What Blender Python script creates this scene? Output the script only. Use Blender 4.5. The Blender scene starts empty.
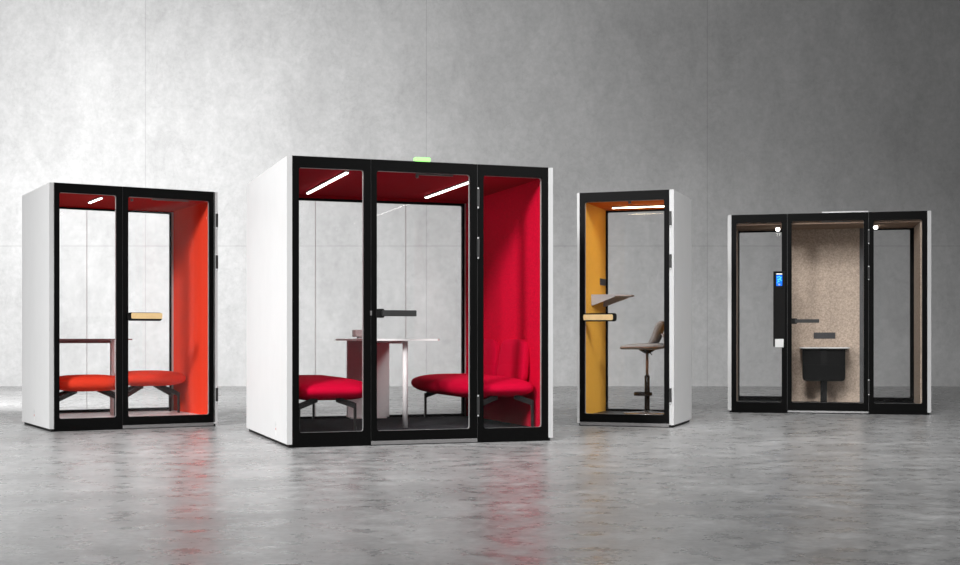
import bpy, bmesh, math, random
from mathutils import Vector, Matrix
random.seed(4)
sc = bpy.context.scene
col = sc.collection
PI = math.pi

# ---------------------------------------------------------------- materials
def mat(name, color, rough=.5, metal=0., spec=.5, noise=None, emit=None, bump=None, coat=0., sheen=0.):
    m = bpy.data.materials.new(name); m.use_nodes = True
    nt = m.node_tree; b = nt.nodes['Principled BSDF']
    b.inputs['Base Color'].default_value = (*color, 1)
    b.inputs['Roughness'].default_value = rough
    b.inputs['Metallic'].default_value = metal
    b.inputs['Specular IOR Level'].default_value = spec
    b.inputs['Coat Weight'].default_value = coat
    b.inputs['Sheen Weight'].default_value = sheen
    tc = nt.nodes.new('ShaderNodeTexCoord')
    if noise:
        scale, amt = noise
        n = nt.nodes.new('ShaderNodeTexNoise'); n.inputs['Scale'].default_value = scale
        n.inputs['Detail'].default_value = 4; n.inputs['Roughness'].default_value = .7
        nt.links.new(tc.outputs['Object'], n.inputs['Vector'])
        r = nt.nodes.new('ShaderNodeValToRGB')
        r.color_ramp.elements[0].position = .3; r.color_ramp.elements[1].position = .7
        r.color_ramp.elements[0].color = (*[c * (1 - amt) for c in color], 1)
        r.color_ramp.elements[1].color = (*[min(1, c * (1 + amt)) for c in color], 1)
        nt.links.new(n.outputs['Fac'], r.inputs['Fac'])
        nt.links.new(r.outputs['Color'], b.inputs['Base Color'])
        if bump:
            bp = nt.nodes.new('ShaderNodeBump'); bp.inputs['Strength'].default_value = bump
            bp.inputs['Distance'].default_value = .004
            nt.links.new(n.outputs['Fac'], bp.inputs['Height'])
            nt.links.new(bp.outputs['Normal'], b.inputs['Normal'])
    if emit:
        b.inputs['Emission Color'].default_value = (*emit[0], 1)
        b.inputs['Emission Strength'].default_value = emit[1]
    return m

def glass_mat(name, refl=1.0, tint=(.998, .998, .998)):
    m = bpy.data.materials.new(name); m.use_nodes = True
    nt = m.node_tree; nt.nodes.clear()
    o = nt.nodes.new('ShaderNodeOutputMaterial'); mx = nt.nodes.new('ShaderNodeMixShader')
    t = nt.nodes.new('ShaderNodeBsdfTransparent'); t.inputs['Color'].default_value = (*tint, 1)
    g = nt.nodes.new('ShaderNodeBsdfGlossy'); g.inputs['Roughness'].default_value = .0
    f = nt.nodes.new('ShaderNodeFresnel'); ge = nt.nodes.new('ShaderNodeNewGeometry')
    ior = nt.nodes.new('ShaderNodeMapRange'); ior.inputs[3].default_value = 1.45; ior.inputs[4].default_value = 1 / 1.45
    nt.links.new(ge.outputs['Backfacing'], ior.inputs[0]); nt.links.new(ior.outputs[0], f.inputs['IOR'])
    mu = nt.nodes.new('ShaderNodeMath'); mu.operation = 'MULTIPLY'; mu.inputs[1].default_value = refl
    nt.links.new(f.outputs[0], mu.inputs[0]); nt.links.new(mu.outputs[0], mx.inputs['Fac'])
    nt.links.new(t.outputs[0], mx.inputs[1]); nt.links.new(g.outputs[0], mx.inputs[2])
    nt.links.new(mx.outputs[0], o.inputs['Surface'])
    return m

def wall_mat():
    m = bpy.data.materials.new('concrete_wall'); m.use_nodes = True
    nt = m.node_tree; N = nt.nodes; L = nt.links; b = N['Principled BSDF']
    b.inputs['Roughness'].default_value = .75; b.inputs['Specular IOR Level'].default_value = .25
    tc = N.new('ShaderNodeTexCoord')
    def noise(scale, detail, rough, stretch=(1, 1, 1), dist=0):
        mp = N.new('ShaderNodeMapping'); mp.inputs['Scale'].default_value = stretch
        L.new(tc.outputs['Object'], mp.inputs['Vector'])
        n = N.new('ShaderNodeTexNoise'); n.inputs['Scale'].default_value = scale
        n.inputs['Detail'].default_value = detail; n.inputs['Roughness'].default_value = rough
        n.inputs['Distortion'].default_value = dist
        L.new(mp.outputs[0], n.inputs['Vector']); return n.outputs['Fac']
    def mrange(x, a, b_, c, d):
        r = N.new('ShaderNodeMapRange'); L.new(x, r.inputs[0])
        for i, v in zip((1, 2, 3, 4), (a, b_, c, d)): r.inputs[i].default_value = v
        return r.outputs[0]
    def mul(x, y):
        q = N.new('ShaderNodeMath'); q.operation = 'MULTIPLY'; L.new(x, q.inputs[0]); L.new(y, q.inputs[1]); return q.outputs[0]
    big = mrange(noise(.45, 6, .6, (1, 1, .8), .4), .35, .65, .93, 1.06)
    mid = mrange(noise(1.6, 10, .72, (1, 1, .5), .8), .35, .65, .925, 1.07)
    fine = mrange(noise(9, 8, .75), .35, .65, .92, 1.08)
    # thin trowel veins
    vn = noise(1.1, 7, .68, (1, 1, .7), 1.4)
    ab = N.new('ShaderNodeMath'); ab.operation = 'SUBTRACT'; L.new(vn, ab.inputs[0]); ab.inputs[1].default_value = .5
    aa = N.new('ShaderNodeMath'); aa.operation = 'ABSOLUTE'; L.new(ab.outputs[0], aa.inputs[0])
    vein = mrange(aa.outputs[0], 0, .012, .93, 1.0)
    # panel joints
    sx = N.new('ShaderNodeSeparateXYZ'); L.new(tc.outputs['Object'], sx.inputs[0])
    def joint(comp, off, per):
        a = N.new('ShaderNodeMath'); a.operation = 'SUBTRACT'; L.new(comp, a.inputs[0]); a.inputs[1].default_value = off
        w = N.new('ShaderNodeMath'); w.operation = 'PINGPONG'; L.new(a.outputs[0], w.inputs[0]); w.inputs[1].default_value = per / 2
        return mrange(w.outputs[0], .004, .010, .80, 1.0)
    jx = joint(sx.outputs['X'], -.948, 4.968); jz = joint(sx.outputs['Z'], 2.501, 4.968)
    v = mul(mul(mul(mul(big, mid), fine), vein), mul(jx, jz))
    sc_ = N.new('ShaderNodeMath'); sc_.operation = 'MULTIPLY'; L.new(v, sc_.inputs[0]); sc_.inputs[1].default_value = .42
    cb = N.new('ShaderNodeCombineColor')
    for i in range(3): L.new(sc_.outputs[0], cb.inputs[i])
    L.new(cb.outputs[0], b.inputs['Base Color'])
    bp = N.new('ShaderNodeBump'); bp.inputs['Strength'].default_value = .25; bp.inputs['Distance'].default_value = .02
    L.new(mid, bp.inputs['Height']); L.new(bp.outputs[0], b.inputs['Normal'])
    return m

def floor_mat():
    m = bpy.data.materials.new('polished_concrete'); m.use_nodes = True
    nt = m.node_tree; N = nt.nodes; L = nt.links; b = N['Principled BSDF']
    tc = N.new('ShaderNodeTexCoord')
    def noise(scale, detail, rough, dist=0, stretch=(1, 1, 1)):
        mp = N.new('ShaderNodeMapping'); mp.inputs['Scale'].default_value = stretch
        L.new(tc.outputs['Object'], mp.inputs['Vector'])
        n = N.new('ShaderNodeTexNoise'); n.inputs['Scale'].default_value = scale
        n.inputs['Detail'].default_value = detail; n.inputs['Roughness'].default_value = rough
        n.inputs['Distortion'].default_value = dist
        L.new(mp.outputs[0], n.inputs['Vector']); return n.outputs['Fac']
    def mrange(x, a, b_, c, d):
        r = N.new('ShaderNodeMapRange'); L.new(x, r.inputs[0])
        for i, v in zip((1, 2, 3, 4), (a, b_, c, d)): r.inputs[i].default_value = v
        return r.outputs[0]
    big = noise(1.2, 8, .68); mid = noise(5, 7, .66); fin = noise(22, 6, .7); wob = noise(2.6, 2.5, .5, .3)
    c1 = mrange(big, .38, .62, .82, 1.18); c2 = mrange(mid, .38, .62, .82, 1.18); c3 = mrange(fin, .38, .62, .84, 1.16)
    a = N.new('ShaderNodeMath'); a.operation = 'MULTIPLY'; L.new(c1, a.inputs[0]); L.new(c2, a.inputs[1])
    q = N.new('ShaderNodeMath'); q.operation = 'MULTIPLY'; L.new(a.outputs[0], q.inputs[0]); L.new(c3, q.inputs[1])
    s = N.new('ShaderNodeMath'); s.operation = 'MULTIPLY'; L.new(q.outputs[0], s.inputs[0]); s.inputs[1].default_value = FLOOR_ALB
    cb = N.new('ShaderNodeCombineColor')
    for i in range(3): L.new(s.outputs[0], cb.inputs[i])
    L.new(cb.outputs[0], b.inputs['Base Color'])
    L.new(mrange(mid, .38, .62, .24, .40), b.inputs['Roughness'])
    b.inputs['Specular IOR Level'].default_value = .8
    bp = N.new('ShaderNodeBump'); bp.inputs['Strength'].default_value = .12; bp.inputs['Distance'].default_value = .01
    ad = N.new('ShaderNodeMath'); ad.operation = 'ADD'; L.new(wob, ad.inputs[0]); L.new(wob, ad.inputs[1])
    L.new(ad.outputs[0], bp.inputs['Height'])
    return m
FLOOR_ALB = .33

M = dict(
    white=mat('white_powder_coat', (.70, .70, .70), .45, noise=(3, .02)),
    edge=mat('grey_post_shaded_edge', (.47, .47, .47), .45, noise=(3, .02)),  # grey of the rear posts; on white panel fronts it paints shade
    black=mat('black_frame', (.0014, .0014, .0014), .45, spec=.08, noise=(40, .1)),
    matte=mat('matte_black', (.011, .011, .011), .85, spec=.1, noise=(40, .1)),
    post=mat('dark_grey_post', (.075, .075, .078), .5, noise=(20, .1)),
    plinth=mat('black_plinth', (.004, .004, .004), .6, spec=.2, noise=(30, .1)),
    trim=mat('grey_aluminium', (.30, .30, .30), .45, metal=0, noise=(20, .1)),
    seal=mat('grey_seal', (.03, .03, .03), .5, noise=(20, .1)),
    steel=mat('brushed_steel', (.17, .165, .165), .4, metal=.2, noise=(30, .1)),
    pin=mat('bright_pin', (.8, .8, .8), .3, metal=.5, noise=(30, .05)),
    glass=glass_mat('clear_glass', .35),
    glass_back=glass_mat('clear_rear_glass', .4),
    joint=mat('clear_joint', (.45, .34, .34), .4, noise=(20, .1)),
    red=mat('crimson_felt', (.60, .003, .030), .9, spec=.03, noise=(95, .28), bump=.5),
    red_seat=mat('crimson_wool', (.49, .002, .028), .85, spec=.03, noise=(120, .22), bump=.4),
    red_ceil=mat('shaded_crimson_felt', (.30, .002, .014), .9, spec=.03, noise=(95, .2), bump=.5),  # same felt as the walls, ceiling shade put into the colour
    orange_ceil=mat('shaded_coral_felt', (.42, .015, .014), .9, spec=.03, noise=(95, .2), bump=.5),  # coral wall felt darkened to paint in the shade overhead
    yellow_ceil=mat('shaded_amber_felt', (.60, .15, .014), .9, spec=.03, noise=(95, .2), bump=.5),  # amber wall felt, shade and bounced light painted into the tone
    beige_ceil=mat('shaded_beige_felt', (.28, .20, .15), .9, spec=.03, noise=(55, .2), bump=.5),  # beige wall felt with ceiling shade painted in
    orange=mat('coral_red_felt', (.86, .062, .028), .9, spec=.03, noise=(95, .2), bump=.5),
    orange_seat=mat('coral_red_wool', (.68, .045, .02), .85, spec=.03, noise=(120, .2), bump=.4),
    yellow=mat('amber_felt', (.90, .46, .07), .9, spec=.03, noise=(80, .22), bump=.5),
    beige=mat('beige_felt', (.46, .37, .30), .92, spec=.03, noise=(55, .32), bump=.5),
    carpet=mat('charcoal_carpet', (.022, .022, .026), .95, spec=.1, noise=(60, .6), bump=.6),
    palefloor=mat('pale_pod_floor', (.74, .71, .71), .35, noise=(6, .04)),
    darkfloor=mat('dark_pod_floor', (.008, .008, .009), .4, noise=(30, .2)),
    legs=mat('black_steel_leg', (.018, .017, .017), .4, metal=.3, noise=(40, .1)),
    table=mat('white_laminate', (.76, .73, .73), .4, noise=(60, .03)),
    slab=mat('white_slab', (.74, .72, .72), .55, noise=(60, .06)),
    apron=mat('red_shaded_laminate', (.22, .09, .09), .5, noise=(60, .05)),  # white plastic; shade and red spill are painted into this colour
    wood=mat('pale_oak', (.72, .50, .24), .5, noise=(14, .08)),
    handle=mat('graphite_handle', (.022, .022, .022), .4, noise=(40, .1)),
    led=mat('led_diffuser', (1, 1, 1), .5, emit=((1, .97, .93), 9)),
    led_warm=mat('warm_led_diffuser', (1, 1, 1), .5, emit=((1, .80, .52), 20)),
    led_small=mat('spot_led', (1, 1, 1), .5, emit=((1, .96, .9), 10)),
    green=mat('green_led', (.2, .6, .15), .5, emit=((.40, 1, .25), 1.05)),
    blue=mat('blue_screen', (.0, .1, .6), .3, emit=((.0, .13, .85), 1.0)),
    cyan=mat('cyan_screen', (.05, .4, .9), .3, emit=((.06, .42, 1.), 1.0)),
    whitebar=mat('screen_text', (.9, .9, .9), .3, emit=((1, 1, 1), .7)),
    greytweed=mat('grey_tweed', (.34, .33, .325), .9, spec=.2, noise=(130, .35), bump=.4),
    piping=mat('tan_piping', (.30, .17, .11), .7, noise=(60, .1)),
    copper=mat('bronze_tube', (.36, .24, .18), .3, metal=.8, noise=(40, .1)),
    tube=mat('glossy_black_tube', (.02, .017, .015), .18, metal=.5, noise=(40, .1)),
    disc=mat('polished_base', (.42, .40, .39), .25, metal=.8, noise=(20, .05)),
    shelf=mat('pale_grey_desk', (.40, .375, .38), .5, noise=(30, .04)),
    socket=mat('dark_socket', (.035, .035, .038), .5, noise=(60, .2)),
    red_dot=mat('red_dot', (.55, .12, .10), .5, noise=(60, .05)),
    mark=mat('pale_grey_mark', (.50, .50, .50), .5, noise=(60, .05)),
    paler=mat('pale_mark', (.85, .85, .85), .5, noise=(60, .02)),
)

# ---------------------------------------------------------------- geometry helpers
def obj(name, bm, m, parent=None, smooth=False, bevel=0, loc=None):
    me = bpy.data.meshes.new(name)
    bmesh.ops.recalc_face_normals(bm, faces=bm.faces)
    bm.to_mesh(me); bm.free(); me.materials.append(m)
    o = bpy.data.objects.new(name, me); col.objects.link(o)
    if parent: o.parent = parent
    if loc: o.location = loc
    if smooth:
        for p in me.polygons: p.use_smooth = True
    if bevel:
        b = o.modifiers.new('bevel', 'BEVEL'); b.width = bevel; b.segments = 2; b.limit_method = 'ANGLE'
    return o

def thing(name, label, cat, loc=(0, 0, 0), rz=0, group=None):
    o = bpy.data.objects.new(name, None); col.objects.link(o)
    o.empty_display_size = .1
    o.location = loc; o.rotation_euler = (0, 0, rz)
    o['label'] = label; o['category'] = cat
    if group: o['group'] = group
    return o

def box(bm, x0, x1, y0, y1, z0, z1):
    v = [bm.verts.new((x, y, z)) for x in (x0, x1) for y in (y0, y1) for z in (z0, z1)]
    for f in ((0, 1, 3, 2), (4, 6, 7, 5), (0, 4, 5, 1), (2, 3, 7, 6), (0, 2, 6, 4), (1, 5, 7, 3)):
        bm.faces.new([v[i] for i in f])

def bx(*a):
    bm = bmesh.new(); box(bm, *a); return bm

def prism(bm, pts, axis, a, b):
    """extrude polygon pts (2-D) along axis from a to b; axis 0,1,2"""
    def mk(p, t):
        c = list(p); c.insert(axis, t); return bm.verts.new(c)
    A = [mk(p, a) for p in pts]; B = [mk(p, b) for p in pts]
    bm.faces.new(A); bm.faces.new(B[::-1])
    n = len(pts)
    for i in range(n): bm.faces.new((A[i], A[(i + 1) % n], B[(i + 1) % n], B[i]))

def rrect(x0, x1, z0, z1, r, n=5, corners=(1, 1, 1, 1)):
    pts = []
    for k, (cx, cz, a0) in enumerate(((x1 - r, z1 - r, 0), (x0 + r, z1 - r, 90), (x0 + r, z0 + r, 180), (x1 - r, z0 + r, 270))):
        if corners[k]:
            for i in range(n + 1):
                a = math.radians(a0 + 90 * i / n); pts.append((cx + r * math.cos(a), cz + r * math.sin(a)))
        else:
            pts.append(((x1, x0, x0, x1)[k], (z1, z1, z0, z0)[k]))
    return pts

def ring(bm, o, h, y0, y1, r=.018, n=4):
    """rectangular frame o=(x0,x1,z0,z1) with rounded rectangular hole h, depth y0..y1"""
    inner = rrect(h[0], h[1], h[2], h[3], r, n)
    oc = [(o[1], o[3]), (o[0], o[3]), (o[0], o[2]), (o[1], o[2])]
    V = {}
    for y in (y0, y1):
        I = [bm.verts.new((p[0], y, p[1])) for p in inner]
        O = [bm.verts.new((p[0], y, p[1])) for p in oc]
        V[y] = (I, O); m = n + 1
        for k in range(4):
            for i in range(n): bm.faces.new((O[k], I[k * m + i], I[k * m + i + 1]))
            bm.faces.new((O[k], I[k * m + n], I[((k + 1) % 4) * m], O[(k + 1) % 4]))
    for w in (0, 1):
        A, B = V[y0][w], V[y1][w]; q = len(A)
        for i in range(q): bm.faces.new((A[i], A[(i + 1) % q], B[(i + 1) % q], B[i]))

def lathe(bm, prof, cx=0, cy=0, n=32):
    rows = []
    for r, z in prof:
        if r < 1e-5: rows.append([bm.verts.new((cx, cy, z))])
        else: rows.append([bm.verts.new((cx + r * math.cos(2 * PI * i / n), cy + r * math.sin(2 * PI * i / n), z)) for i in range(n)])
    for a, b in zip(rows, rows[1:]):
        for i in range(n):
            j = (i + 1) % n
            if len(a) == 1 and len(b) == 1: continue
            if len(a) == 1: bm.faces.new((a[0], b[i], b[j]))
            elif len(b) == 1: bm.faces.new((a[i], a[j], b[0]))
            else: bm.faces.new((a[i], a[j], b[j], b[i]))

def tube(bm, pts, r, n=10):
    pts = [Vector(p) for p in pts]; rows = []
    for k, p in enumerate(pts):
        d = (pts[min(k + 1, len(pts) - 1)] - pts[max(k - 1, 0)]).normalized()
        up = Vector((0, 0, 1)) if abs(d.z) < .9 else Vector((1, 0, 0))
        a = d.cross(up).normalized(); b = d.cross(a)
        rr = r[k] if isinstance(r, (list, tuple)) else r
        rows.append([bm.verts.new(p + rr * (math.cos(2 * PI * i / n) * a + math.sin(2 * PI * i / n) * b)) for i in range(n)])
    for A, B in zip(rows, rows[1:]):
        for i in range(n): bm.faces.new((A[i], A[(i + 1) % n], B[(i + 1) % n], B[i]))
    bm.faces.new(rows[0]); bm.faces.new(rows[-1][::-1])

def pillow(bm, c, hx, hy, hz, ep=.42, ev=.75, nu=64, nv=24, fn=None):
    """superellipsoid cushion: ep plan exponent, ev vertical exponent"""
    sg = lambda x, e: math.copysign(abs(x) ** e, x)
    rows = []
    for j in range(nv + 1):
        t = -PI / 2 + PI * j / nv
        if j in (0, nv): rows.append([(0, 0, hz * (1 if j else -1))]); continue
        rows.append([(hx * sg(math.cos(t), ev) * sg(math.cos(2 * PI * i / nu), ep),
                      hy * sg(math.cos(t), ev) * sg(math.sin(2 * PI * i / nu), ep),
                      hz * sg(math.sin(t), ev)) for i in range(nu)])
    R = []
    for row in rows:
        q = []
        for p in row:
            p = Vector(p)
            if fn: p = fn(p)
            q.append(bm.verts.new(p + Vector(c)))
        R.append(q)
    for a, b in zip(R, R[1:]):
        for i in range(nu):
            j = (i + 1) % nu
            if len(a) == 1: bm.faces.new((a[0], b[i], b[j]))
            elif len(b) == 1: bm.faces.new((a[i], a[j], b[0]))
            else: bm.faces.new((a[i], a[j], b[j], b[i]))

# ---------------------------------------------------------------- pods
PD = {1: (-3.884, 11.651, 30.13, 1.571, 1.265), 2: (-1.486, 9.938, 19.13, 2.211, 1.983),
      3: (.939, 12.513, -19.50, .946, .939), 4: (2.826, 14.744, -13.41, 2.205, .862)}
def at(p, u, v, z=0):
    X, Y, a, W, D = PD[p]; a = math.radians(a)
    return (X + u * math.cos(a) - v * math.sin(a), Y + u * math.sin(a) + v * math.cos(a), z)
def rot(p): return math.radians(PD[p][2])

GZ, ZF, ZC, ZT = .02, .12, 2.185, 2.272
def hinge(P, u, v, z0, z1):
    bm = bmesh.new(); box(bm, u - .011, u + .011, v - .016, v + .006, z0 + .008, z1 - .008)
    h = obj('hinge', bm, M['handle'], P, bevel=.003)
    for z in (z0, z1):
        bm = bmesh.new(); lathe(bm, [(0, z - .006), (.007, z - .006), (.007, z + .006), (0, z + .006)], u, v - .007, 12)
        obj('hinge_pin', bm, M['pin'], h)

def led(P, x0, x1, y0, y1, m):
    body = obj('light_strip', bx(x0 - .006, x1 + .006, y0 - .01, y1 + .01, ZC - .012, ZC), M['steel'], P)
    obj('diffuser', bx(x0, x1, y0, y1, ZC - .020, ZC - .0125), m, body)

def frame_panel(P, o, h, v=0.0, name='front_frame'):
    bm = bmesh.new(); ring(bm, o, h, v, v + .020)
    f = obj(name, bm, M['black'], P)
    bm = bmesh.new(); ring(bm, (h[0] - .02, h[1] + .02, h[2] - .02, h[3] + .02), h, v + .0205, v + .048)
    obj('inner_trim', bm, M['trim'], f)
    obj('glass_pane', bx(h[0] - .004, h[1] + .004, v + .030, v + .036, h[2] - .004, h[3] + .004), M['glass'], f)
    return f

def make_shell(pid, name, label, cat, felt, floor, lw=.042, rw=.042, ll=.09, rl=.09, zc=2.185):
    X, Y, a, W, D = PD[pid]
    P = thing(name, label, cat, (X, Y, 0), rot(pid))
    obj('plinth', bx(.02, W - .02, .012, D - .02, GZ, .045), M['plinth'], P)
    for a0, a1 in ((0, lw), (W - rw, W)):
        sp_ = obj('side_panel', bx(a0, a1, .008, D, .045, ZT), M['white'], P, bevel=.004)
        obj('shaded_edge', bx(a0 + .0005, a1 - .0005, 0, .008, .0455, ZT - .0005), M['edge'], sp_)  # front face of the white panel, its shade painted as grey
    obj('side_lining', bx(lw, ll, .05, D - .06, ZF, ZC), M[felt], P)
    obj('side_lining', bx(W - rl, W - rw, .05, D - .06, ZF, ZC), M[felt], P)
    obj('floor_panel', bx(lw, W - rw, .05, D - .045, .045, ZF), floor, P)
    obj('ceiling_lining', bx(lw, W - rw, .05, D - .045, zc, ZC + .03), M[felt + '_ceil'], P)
    obj('roof', bx(lw, W - rw, .006, D - .01, ZC + .031, ZT + .003), M['steel'], P)
    return P

def side_logo(P, v, W=0):
    bm = bmesh.new()      # small faint upright maker's mark low on the left outer side
    s = -.0012
    box(bm, s, 0, v - .012, v - .004, .155, .185); box(bm, s, 0, v + .012, v + .018, .155, .195); box(bm, s, 0, v - .004, v + .012, .168, .174)
    lg = obj('side_mark', bm, M['mark'], P)
    obj('mark_dot', bx(s, 0, v - .008, v + .012, .128, .146), M['red_dot'], lg)
    obj('mark_bar', bx(s, 0, v - .006, v + .008, .082, .122), M['paler'], lg)

def handle(D_, u0, u1, z0, z1, kind, flip=False):
    """lever plate and horizontal grip on the door"""
    if kind == 'graphite':
        bm = bmesh.new(); prism(bm, rrect(u0 - .012, u0 + .056, z0 - .012, z1 + .012, .014), 1, -.014, 0)
        h = obj('handle', bm, M['plinth'], D_)
        bm = bmesh.new(); prism(bm, rrect(u0 + .03, u1, z0, z1, .006), 1, -.058, -.040)
        box(bm, u0 + .032, u0 + .056, -.042, -.013, z0 + .008, z1 - .008)
        obj('grip', bm, M['handle'], h)
    else:
        bm = bmesh.new(); prism(bm, rrect(u0, u1, z0, z1, .022), 1, -.045, -.012)
        k = u0 + .01 if not flip else u0 + .01
        box(bm, k, k + .05, -.014, 0, z0 + .01, z1 - .01)
        h = obj('handle', bm, M['plinth'], D_)
        if not flip: w = (u0 + .027, u1 + .003, z0 + .020, z1 - .004)
        else: w = (u0 + .004, u1 - .030, z0 + .013, z1 - .013)
        bm = bmesh.new(); prism(bm, rrect(*w, .012), 1, -.052, -.0455)
        obj('grip', bm, M['wood'], h)
    return h

# ---- big crimson pod (2)
P2 = make_shell(2, 'meeting_pod', 'largest white-sided glass meeting pod lined in crimson felt, green light on its top edge', 'pod', 'red', M['carpet'])
W, D = PD[2][3:]
frame_panel(P2, (.042, .664, .031, ZT), (.095, .608, .135, 2.185))
frame_panel(P2, (1.555, 2.169, .031, ZT), (1.604, 2.115, .135, 2.185))
def door(P, o, h):
    d = frame_panel(P, o, h, 0, 'door'); return d
d2 = door(P2, (.669, 1.549, .058, ZT), (.714, 1.490, .135, 2.185))
for x in (.6665, 1.552): obj('door_seal', bx(x - .0022, x + .0022, .004, .02, .06, ZT - .004), M['seal'], P2)
handle(d2, .716, 1.022, 1.038, 1.086, 'graphite')
obj('lock_indicator', bx(.660, .672, -.004, 0, 1.045, 1.082), M['steel'], d2)
obj('threshold', bx(.668, 1.552, -.002, .05, .026, .056), M['steel'], P2, bevel=.003)
for z0, z1 in ((1.922, 2.078), (1.515, 1.676), (.240, .401)): hinge(P2, 1.555, -.001, z0, z1)
def rear(P, o, h, v, joints=()):
    bm = bmesh.new(); ring(bm, o, h, v, v + .03, .012)
    f = obj('rear_frame', bm, M['black'], P)
    us = [h[0] - .004] + list(joints) + [h[1] + .004]
    for a, b in zip(us, us[1:]):
        obj('rear_glass_pane', bx(a + .002, b - .002, v + .012, v + .018, h[2] - .004, h[3] + .004), M['glass_back'], f)
    for j in joints: obj('glass_joint', bx(j - .0013, j + .0013, v + .010, v + .020, h[2], h[3]), M['joint'], f)
    return f
rear(P2, (.135, 2.076, ZF, 2.160), (.158, 2.052, .143, 2.137), 1.905, (.626, 1.495))
for a, b in ((.1205, .1345), (2.0765, 2.0885)): obj('rear_post', bx(a, b, 1.895, 1.93, ZF, 2.160), M['edge'], P2)
for a, b in ((.09, .12), (2.089, 2.121)): obj('corner_lining', bx(a, b, 1.89, 1.93, ZF, 2.160), M['red'], P2)
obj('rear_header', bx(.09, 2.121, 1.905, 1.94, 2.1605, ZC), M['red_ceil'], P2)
led(P2, .484, .506, .09, 1.62, M['led'])
led(P2, 1.594, 1.616, .09, 1.62, M['led'])
side_logo(P2, .47)
g = obj('status_light', bx(1.026, 1.155, -.006, .05, ZT + .001, 2.306), M['green'], P2, bevel=.006)
obj('closer_rail', bx(1.05, 1.36, .049, .065, 2.172, 2.184), M['steel'], P2)
bm = bmesh.new(); lathe(bm, [(0, 2.150), (.009, 2.150), (.014, 2.160), (.014, 2.172), (0, 2.172)], 1.065, .075, 14)
obj('motion_sensor', bm, M['steel'], P2)

# ---- coral pod (1)
P1 = make_shell(1, 'meeting_pod', 'white-sided two-person glass pod with coral red lining, leftmost in the row', 'pod', 'orange', M['palefloor'], rl=.075)
W1, D1 = PD[1][3:]
frame_panel(P1, (.037, .657, .031, ZT), (.090, .602, .135, 2.188))
d1 = door(P1, (.662, 1.545, .060, ZT), (.712, 1.488, .135, 2.183))
obj('door_seal', bx(.6572, .6618, .004, .02, .06, ZT - .004), M['seal'], P1)
handle(d1, .700, 1.014, 1.028, 1.106, 'wood')
obj('threshold', bx(.660, 1.532, -.002, .05, .026, .057), M['steel'], P1, bevel=.003)
for z0, z1 in ((1.927, 2.072), (1.528, 1.672), (.252, .397)): hinge(P1, 1.560, -.001, z0, z1)
rear(P1, (.130, 1.477, ZF, 2.175), (.150, 1.460, .150, 2.156), 1.19, (.616,))
for a, b in ((.09, .1295), (1.4775, 1.496)): obj('rear_post', bx(a, b, 1.185, 1.22, ZF, 2.175), M['edge'], P1)
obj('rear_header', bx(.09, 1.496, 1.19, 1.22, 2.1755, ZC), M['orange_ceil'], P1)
led(P1, .494, .512, .16, .62, M['led'])
side_logo(P1, .664)
obj('closer_rail', bx(.95, 1.30, .049, .065, 2.170, 2.182), M['steel'], P1)
bm = bmesh.new(); lathe(bm, [(0, 2.150), (.009, 2.150), (.014, 2.160), (.014, 2.172), (0, 2.172)], .765, .075, 14)
obj('motion_sensor', bm, M['steel'], P1)

# ---- amber booth (3)
P3 = make_shell(3, 'phone_booth', 'narrow single-person glass phone booth with amber felt wall and white side', 'booth', 'yellow', M['darkfloor'], .026, .044, .068, .09)
W3, D3 = PD[3][3:]
d3 = door(P3, (.026, .900, .060, ZT), (.077, .852, .138, 2.181))
handle(d3, .074, .397, 1.027, 1.107, 'wood', flip=True)
obj('threshold', bx(.03, .898, -.002, .05, .026, .057), M['steel'], P3, bevel=.003)
for z0, z1 in ((1.926, 2.073), (1.525, 1.667), (.254, .401)): hinge(P3, .914, -.001, z0, z1)
rear(P3, (.070, .856, ZF, 2.178), (.088, .838, .140, 2.160), .87)
obj('rear_header', bx(.068, .856, .87, .9, 2.1785, ZC), M['yellow_ceil'], P3)
led(P3, .225, .83, .520, .545, M['led_warm'])
bm = bmesh.new(); lathe(bm, [(0, 2.160), (.010, 2.160), (.017, 2.172), (.017, ZC), (0, ZC)], .50, .09, 14)
obj('motion_sensor', bm, M['steel'], P3)
sp = obj('power_socket', bx(.068, .074, .63, .86, 1.405, 1.474), M['socket'], P3, bevel=.002)

# ---- beige pod (4)
P4 = make_shell(4, 'office_pod', 'wide glass work pod lined in beige felt, rightmost and farthest in the row', 'pod', 'beige', M['darkfloor'], ll=.088, rl=.110, zc=2.155)
W4, D4 = PD[4][3:]
frame_panel(P4, (.042, .660, .031, ZT), (.097, .601, .143, 2.180))
frame_panel(P4, (1.546, 2.165, .031, ZT), (1.598, 2.110, .143, 2.180))
d4 = door(P4, (.665, 1.541, .060, ZT), (.711, 1.492, .143, 2.188))
for x in (.6625, 1.5435): obj('door_seal', bx(x - .0022, x + .0022, .004, .02, .06, ZT - .004), M['seal'], P4)
handle(d4, .716, 1.010, 1.040, 1.080, 'graphite')
obj('threshold', bx(.664, 1.543, -.002, .05, .030, .050), M['trim'], P4, bevel=.003)
for z0, z1 in ((1.922, 2.072), (1.521, 1.666), (.240, .402)): hinge(P4, 1.5445, -.001, z0, z1)
obj('rear_panel', bx(.700, 1.486, .775, .815, ZF, ZC), M['beige'], P4)
for a, b in ((.645, .6995), (1.4865, 1.552)): obj('rear_post', bx(a, b, .77, .815, ZF, ZC), M['post'], P4)
rear(P4, (.089, .644, ZF, 2.150), (.104, .600, .175, 2.132), .785)
rear(P4, (1.553, 2.094, ZF, 2.150), (1.640, 2.052, .175, 2.132), .785)
for u0, u1 in ((.089, .644), (1.553, 2.094)): obj('rear_header', bx(u0, u1, .785, .815, 2.1505, 2.1545), M['beige_ceil'], P4)
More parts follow.
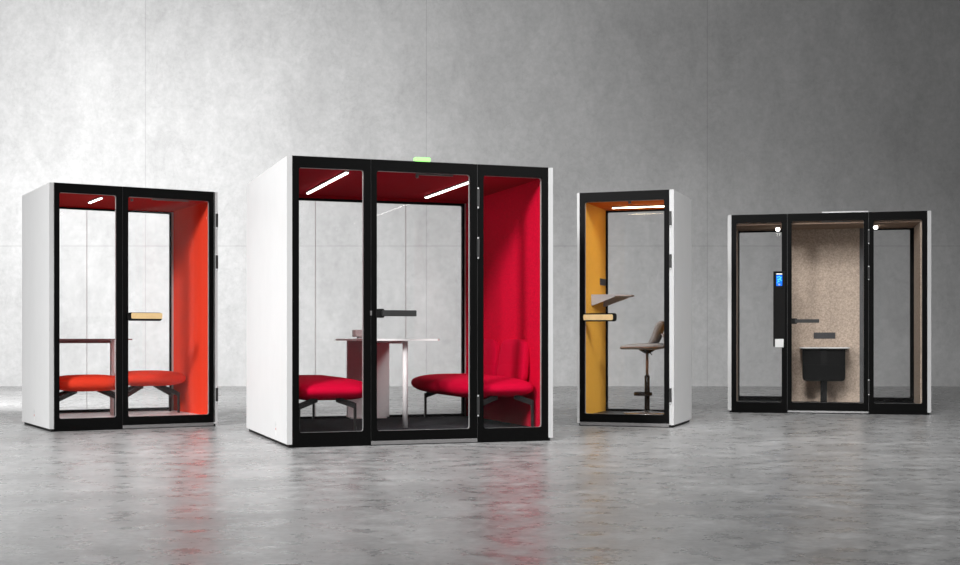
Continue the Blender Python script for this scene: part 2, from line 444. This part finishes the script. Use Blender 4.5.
for u in (.555, 1.645):
    bm = bmesh.new(); lathe(bm, [(0, 2.148), (.030, 2.148), (.030, 2.1545), (0, 2.1545)], u, .42, 20)
    s_ = obj('spot_light', bm, M['steel'], P4)
    bm = bmesh.new(); lathe(bm, [(0, 2.112), (.014, 2.114), (.023, 2.125), (.023, 2.1475), (0, 2.1475)], u, .42, 20)
    obj('diffuser', bm, M['led_small'], s_)
obj('closer_rail', bx(1.04, 1.35, .049, .065, 2.172, 2.184), M['steel'], P4)
obj('roof_strip', bx(1.041, 1.540, -.002, .04, ZT + .001, ZT + .014), M['pin'], P4)
bm = bmesh.new(); lathe(bm, [(0, 2.155), (.009, 2.155), (.014, 2.163), (.014, 2.175), (0, 2.175)], 1.085, .075, 14)
obj('motion_sensor', bm, M['steel'], P4)
obj('power_socket', bx(.966, 1.212, .769, .775, .862, .935), M['socket'], P4, bevel=.002)
cp = obj('control_panel', bx(.508, .640, -.014, -.0005, .772, 1.624), M['matte'], P4, bevel=.005)
ph = obj('touch_screen', bx(.534, .612, -.023, -.0145, 1.434, 1.604), M['plinth'], cp, bevel=.004)
obj('screen_bar', bx(.541, .606, -.0245, -.0232, 1.588, 1.597), M['whitebar'], ph)
obj('screen_display', bx(.541, .606, -.0245, -.0232, 1.459, 1.577), M['blue'], ph)
bm = bmesh.new()
for (x, z, w) in ((.556, 1.557, .008), (.574, 1.563, .009), (.592, 1.553, .008), (.560, 1.529, .009), (.581, 1.535, .012), (.595, 1.519, .007), (.567, 1.508, .010), (.553, 1.493, .006)):
    prism(bm, rrect(x - w, x + w, z - w * .8, z + w * .8, w * .5, 3), 1, -.0258, -.0247)
obj('screen_icons', bm, M['cyan'], ph)
bm = bmesh.new(); prism(bm, [(.575 + .011 * math.cos(a * PI / 6), 1.473 + .011 * math.sin(a * PI / 6)) for a in range(12)], 1, -.0258, -.0247)
obj('screen_button', bm, M['mark'], ph)
obj('wall_switch', bx(.527, .622, -.030, -.0145, .764, .858), M['white'], cp, bevel=.004)

# ---------------------------------------------------------------- benches and stools of upholstery
def leg(P, x, y, z_top, z_bend, dx, dy, m=M['legs']):
    """vertical flat leg with a slanting strut up toward the middle of the seat"""
    bm = bmesh.new()
    w = .009
    box(bm, x - w, x + w, y - .014, y + .014, 0, z_bend)
    c0 = Vector((x, y, 0)); d = Vector((dx, dy, 0)); s = d.normalized().cross(Vector((0, 0, 1))) * .012
    A = [c0 + Vector((0, 0, z_bend - .045)), c0 + Vector((0, 0, z_bend + .004)), c0 + d + Vector((0, 0, z_top)), c0 + d + Vector((0, 0, z_top - .045))]
    vs = [[bm.verts.new(p + k * s) for p in A] for k in (-1, 1)]
    bm.faces.new(vs[0]); bm.faces.new(vs[1][::-1])
    for i in range(4): bm.faces.new((vs[0][i], vs[0][(i + 1) % 4], vs[1][(i + 1) % 4], vs[1][i]))
    return obj('leg', bm, m, P)

def long_bench(label, side):
    """local origin at the seat centre on the pod floor; backrests on +x for side=1"""
    u = 1.80 if side > 0 else .411
    B = thing('upholstered_bench', label, 'bench', at(2, u, .96, ZF), rot(2), None)
    def crown(p):
        return p
    bm = bmesh.new(); pillow(bm, (0, 0, .330), .322, .905, .099, .28, .80)
    obj('seat', bm, M['red_seat'], B, True)
    for s in (-1, 1):
        for t in (-1, 1):
            leg(B, s * .225 + side * (.065 if side > 0 else .06), t * .80, .285, .230, -s * .15, -t * .03)
    bm = bmesh.new(); box(bm, -.10, .10, -.78, -.74, .265, .29); box(bm, -.10, .10, .74, .78, .265, .29); box(bm, -.025, .025, -.76, .76, .265, .29)
    obj('underframe', bm, M['legs'], B)
    for k in (-1, 1):
        bm = bmesh.new()
        def tp(p):
            t = (p.z + .24) / .48; q = p.copy(); q.y *= 1.0 - .17 * max(0, t); q.x += side * .05 * t; q.z += 0; return q
        pillow(bm, (side * (.262 if side > 0 else .308), k * .358, .540), .046 if side > 0 else .026, .346, .198, .50, .42, fn=tp)
        obj('backrest', bm, M['red_seat'], B, True)
    return B
long_bench('crimson bench against the right wall of the large pod, two rounded back cushions showing', 1)
long_bench('crimson bench at the left end of the large pod, partly behind the left glass frame', -1)

def pouf(label, u, v, h=.345, lx=.262):
    B = thing('upholstered_stool', label, 'stool', at(1, u, v, ZF), rot(1))
    bm = bmesh.new(); pillow(bm, (0, 0, h), .345, .29, .078, .55, .75)
    obj('seat', bm, M['orange_seat'], B, True)
    for s in (-1, 1):
        for t in (-1, 1):
            leg(B, s * lx, t * .150, h - .045, .205, -s * .18, -t * .06)
    bm = bmesh.new(); box(bm, -.15, .15, -.125, -.095, h - .07, h - .05); box(bm, -.15, .15, .095, .125, h - .07, h - .05); box(bm, -.02, .02, -.12, .12, h - .07, h - .05)
    obj('underframe', bm, M['legs'], B)
pouf('coral red cushioned stool before the table, behind left glass of the coral pod', .425, .37, .325, .300)
pouf('coral red cushioned stool by the orange right wall, behind the door of the coral pod', 1.146, .87)

# table in coral pod
T = thing('laptop_table', 'thin white table painted in red-lit shade, with one slim white post, behind the left coral stool', 'table', at(1, .09, .70, ZF), rot(1))
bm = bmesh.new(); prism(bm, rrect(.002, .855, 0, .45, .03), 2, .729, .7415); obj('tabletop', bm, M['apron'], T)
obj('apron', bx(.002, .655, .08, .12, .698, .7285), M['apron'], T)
bm = bmesh.new(); prism(bm, rrect(.656, .698, .08, .12, .014, 4), 2, 0, .7285); obj('leg', bm, M['slab'], T)

# table in crimson pod
T = thing('meeting_table', 'white meeting table with slim front post and wide slab leg, in the crimson pod', 'table', at(2, 1.09, 1.15, ZF), rot(2))
bm = bmesh.new(); prism(bm, rrect(-.285, .275, -.74, .745, .03), 2, .724, .741); obj('tabletop', bm, M['table'], T)
s = obj('slab_leg', bx(-.18, .22, .68, .725, .012, .7235), M['slab'], T, bevel=.003)
obj('floor_plate', bx(-.15, .19, .655, .735, 0, .0115), M['table'], s)
bm = bmesh.new(); lathe(bm, [(0, 0), (.022, 0), (.022, .7235), (0, .7235)], .005, -.62, 20); obj('post_leg', bm, M['table'], T, True)
obj('support_beam', bx(-.018, .028, -.60, .679, .700, .7235), M['slab'], T)
K = thing('table_box', 'small white box on small feet standing on the crimson pod table', 'box', at(2, 1.03, 1.72, ZF + .742), rot(2))
bm = bmesh.new(); box(bm, -.09, .09, -.06, .06, .016, .082); obj('body', bm, M['table'], K, bevel=.008)
bm = bmesh.new(); box(bm, -.05, .07, -.04, .04, 0, .016); obj('foot', bm, M['slab'], K)

# ---------------------------------------------------------------- booth desk and bar stool
S = thing('standing_desk', 'pale grey wall-hung desk with triangular brackets on the amber wall', 'desk', at(3, .068, .28, 1.19), rot(3))
bm = bmesh.new(); prism(bm, [(.001, 0), (.235, 0), (.355, .20), (.355, .36), (.25, .56), (.001, .56)], 2, .094, .108); obj('desktop', bm, M['shelf'], S)
for y in (.004, .50):
    bm = bmesh.new(); prism(bm, [(.001, 0), (.012, 0), (.24 if y < .1 else .26, .085), (.24 if y < .1 else .26, .0935), (.001, .0935)], 1, y, y + .02); obj('bracket', bm, M['shelf'], S)

B = thing('bar_stool', 'grey upholstered swivel bar stool on a round base in the amber booth', 'stool', at(3, .582, .50, ZF), rot(3))
bm = bmesh.new(); lathe(bm, [(0, 0), (.235, 0), (.235, .008), (.05, .020), (.028, .03), (0, .03)], n=48); obj('base', bm, M['disc'], B, True)
bm = bmesh.new(); lathe(bm, [(0, .03), (.026, .03), (.026, .375), (.017, .380), (0, .380)]); obj('column', bm, M['tube'], B, True)
bm = bmesh.new(); lathe(bm, [(0, .38), (.014, .38), (.014, .61), (0, .61)]); obj('gas_lift', bm, M['copper'], B, True)
# foot ring : D loop reaching forward (towards -x)
bm = bmesh.new()
pts = [(-.05 + .085 * math.cos(t), .085 * math.sin(t), .20) for t in [2 * PI * i / 28 for i in range(29)]]
n = 10
for (r0, r1) in ((.078, .090),):
    prev = None; rows = []
    for i in range(36):
        a = 2 * PI * i / 36; c, s_ = math.cos(a), math.sin(a)
        rows.append([bm.verts.new((-.042 + r * c, r * s_, z)) for r, z in ((r0, .178), (r1, .178), (r1, .212), (r0, .212))])
    for i in range(36):
        A, C = rows[i], rows[(i + 1) % 36]
        for k in range(4): bm.faces.new((A[k], A[(k + 1) % 4], C[(k + 1) % 4], C[k]))
box(bm, -.13, .05, -.008, .008, .185, .205)
obj('foot_ring', bm, M['tube'], B, True)
bm = bmesh.new(); lathe(bm, [(0, .595), (.025, .595), (.075, .625), (.085, .640), (0, .640)]); obj('seat_mount', bm, M['tube'], B, True)
bm = bmesh.new(); tube(bm, [(.02, 0, .615), (.035, -.02, .60), (.055, -.04, .585)], .005); obj('height_lever', bm, M['tube'], B)
# seat shell lofted along its profile: (x, z, half width, thickness, normal dir angle)
def loft(bm, secs, nn=20):
    rows = []
    for (x, z, hw, th, ang, dish) in secs:
        nx, nz = math.cos(ang), math.sin(ang)
        row = []
        for i in range(nn):
            t = 2 * PI * i / nn
            y = hw * math.copysign(abs(math.cos(t)) ** .8, math.cos(t)); w = th / 2 * math.copysign(abs(math.sin(t)) ** .7, math.sin(t)) + dish * (y / max(hw, .01)) ** 2
            row.append(bm.verts.new((x + nx * w, y, z + nz * w)))
        rows.append(row)
    for A, C in zip(rows, rows[1:]):
        for i in range(nn): bm.faces.new((A[i], A[(i + 1) % nn], C[(i + 1) % nn], C[i]))
    bm.faces.new(rows[0][::-1]); bm.faces.new(rows[-1])
up = PI / 2
bm = bmesh.new()
loft(bm, [(-.248, .650, .10, .012, up, 0), (-.238, .653, .15, .036, up, 0), (-.19, .660, .185, .050, up, 0), (-.10, .664, .205, .060, up, .003), (0, .665, .205, .066, up, .004),
          (.08, .664, .19, .068, up, .008), (.13, .668, .165, .058, up + .1, .01), (.165, .664, .13, .030, up + .2, .01), (.175, .661, .10, .010, up, .0)])
seat = obj('seat', bm, M['greytweed'], B, True)
bm = bmesh.new()
A_ = PI - .45
loft(bm, [(.030, .680, .15, .02, PI * .6, .0), (.068, .702, .16, .065, PI * .70, .008), (.098, .745, .165, .066, PI * .80, .012), (.122, .800, .17, .055, A_, .02), (.142, .85, .175, .056, A_, .024),
          (.160, .885, .16, .050, A_, .024), (.180, .905, .125, .038, A_, .02), (.190, .912, .09, .014, A_, .01)])
obj('backrest', bm, M['greytweed'], B, True)
bm = bmesh.new()
loft(bm, [(.155, .655, .12, .02, up, 0), (.185, .672, .125, .022, up + .7, 0), (.198, .705, .13, .022, PI, 0), (.192, .745, .135, .022, PI + .1, 0), (.168, .79, .14, .03, PI, 0)])
obj('lumbar_loop', bm, M['greytweed'], B, True)
bm = bmesh.new()
pp = [(-.250, 0, .650), (-.238, .148, .650), (-.19, .184, .655), (-.10, .206, .660), (0, .206, .660), (.08, .19, .655), (.14, .15, .660)]
tube(bm, pp, .004, 6); tube(bm, [(x, -y, z) for x, y, z in pp], .004, 6)
obj('piping', bm, M['piping'], seat, True)

# ---------------------------------------------------------------- desk in beige pod
K = thing('office_desk', 'small white-topped desk with black rounded front panel and central stem in the beige pod', 'desk', at(4, 1.073, .50, ZF), rot(4))
bm = bmesh.new(); prism(bm, rrect(-.272, .292, -.10, .27, .03), 2, .630, .641); obj('desktop', bm, M['white'], K)
obj('edge_band', bx(-.250, .262, -.095, .26, .616, .6295), M['plinth'], K)
bm = bmesh.new(); prism(bm, rrect(-.240, .238, .252, .615, .045, 6, (0, 0, 1, 1)), 1, -.07, -.045); fp = obj('front_panel', bm, M['matte'], K)
obj('cable_slot', bx(-.034, .034, -.0725, -.0702, .425, .600), M['plinth'], fp)
bm = bmesh.new(); box(bm, -.036, .036, -.04, .03, .0, .6155); obj('stem', bm, M['matte'], K, bevel=.006)

# ---------------------------------------------------------------- setting
def struct(name, bm, m):
    o = obj(name, bm, m); o['kind'] = 'structure'; return o
YW = 22.85
struct('floor', bx(-40, 40, -14, YW + .3, -.2, GZ), floor_mat())
struct('wall_back', bx(-40, 40, YW, YW + .3, GZ, 14), wall_mat())

# ---------------------------------------------------------------- light
def area(name, loc, target, sx, sy, power, color=(1, 1, 1), spread=None):
    l = bpy.data.lights.new(name, 'AREA'); l.shape = 'RECTANGLE'; l.size = sx; l.size_y = sy; l.energy = power; l.color = color
    if spread: l.spread = math.radians(spread)
    o = bpy.data.objects.new(name, l); col.objects.link(o); o.location = loc
    o.rotation_euler = (Vector(target) - Vector(loc)).to_track_quat('-Z', 'Y').to_euler()
    return o
area('left_wall_wash', (-7.6, 14.0, 3.2), (-5.8, 23.0, 3.9), 2.0, 2.4, 1140, spread=150)
area('left_key', (-13, 6.5, 4.0), (-2, 12.5, .8), 4, 4, 150, spread=100)
area('pod_key', (-7.0, 0, 7), (-1.3, 12.3, .2), 2.5, 2.5, 158, spread=44)
area('front_key', (0, 3, 9), (3.6, 15, .5), 3, 3, 85, spread=45)
area('right_key', (7, 1.5, 6.5), (1.3, 12.8, .6), 3, 3, 60, spread=45)
area('overhead', (0, 6.5, 8), (0, 6.5, 0), 12, 5, 235, spread=100)
w = bpy.data.worlds.new('studio'); sc.world = w; w.use_nodes = True
w.node_tree.nodes['Background'].inputs[0].default_value = (1, 1, 1, 1)
w.node_tree.nodes['Background'].inputs[1].default_value = .07

# ---------------------------------------------------------------- camera
cam = bpy.data.cameras.new('camera'); co = bpy.data.objects.new('camera', cam); col.objects.link(co)
co.location = (0, 0, .8617); co.rotation_euler = (PI / 2, 0, 0)
cam.sensor_width = 36; cam.lens = 1292 / 960 * 36; cam.shift_y = (338.7 - 282.5) / 960
cam.clip_end = 200
sc.camera = co
sc.view_settings.view_transform = 'Standard'
sc.cycles.transparent_max_bounces = 24
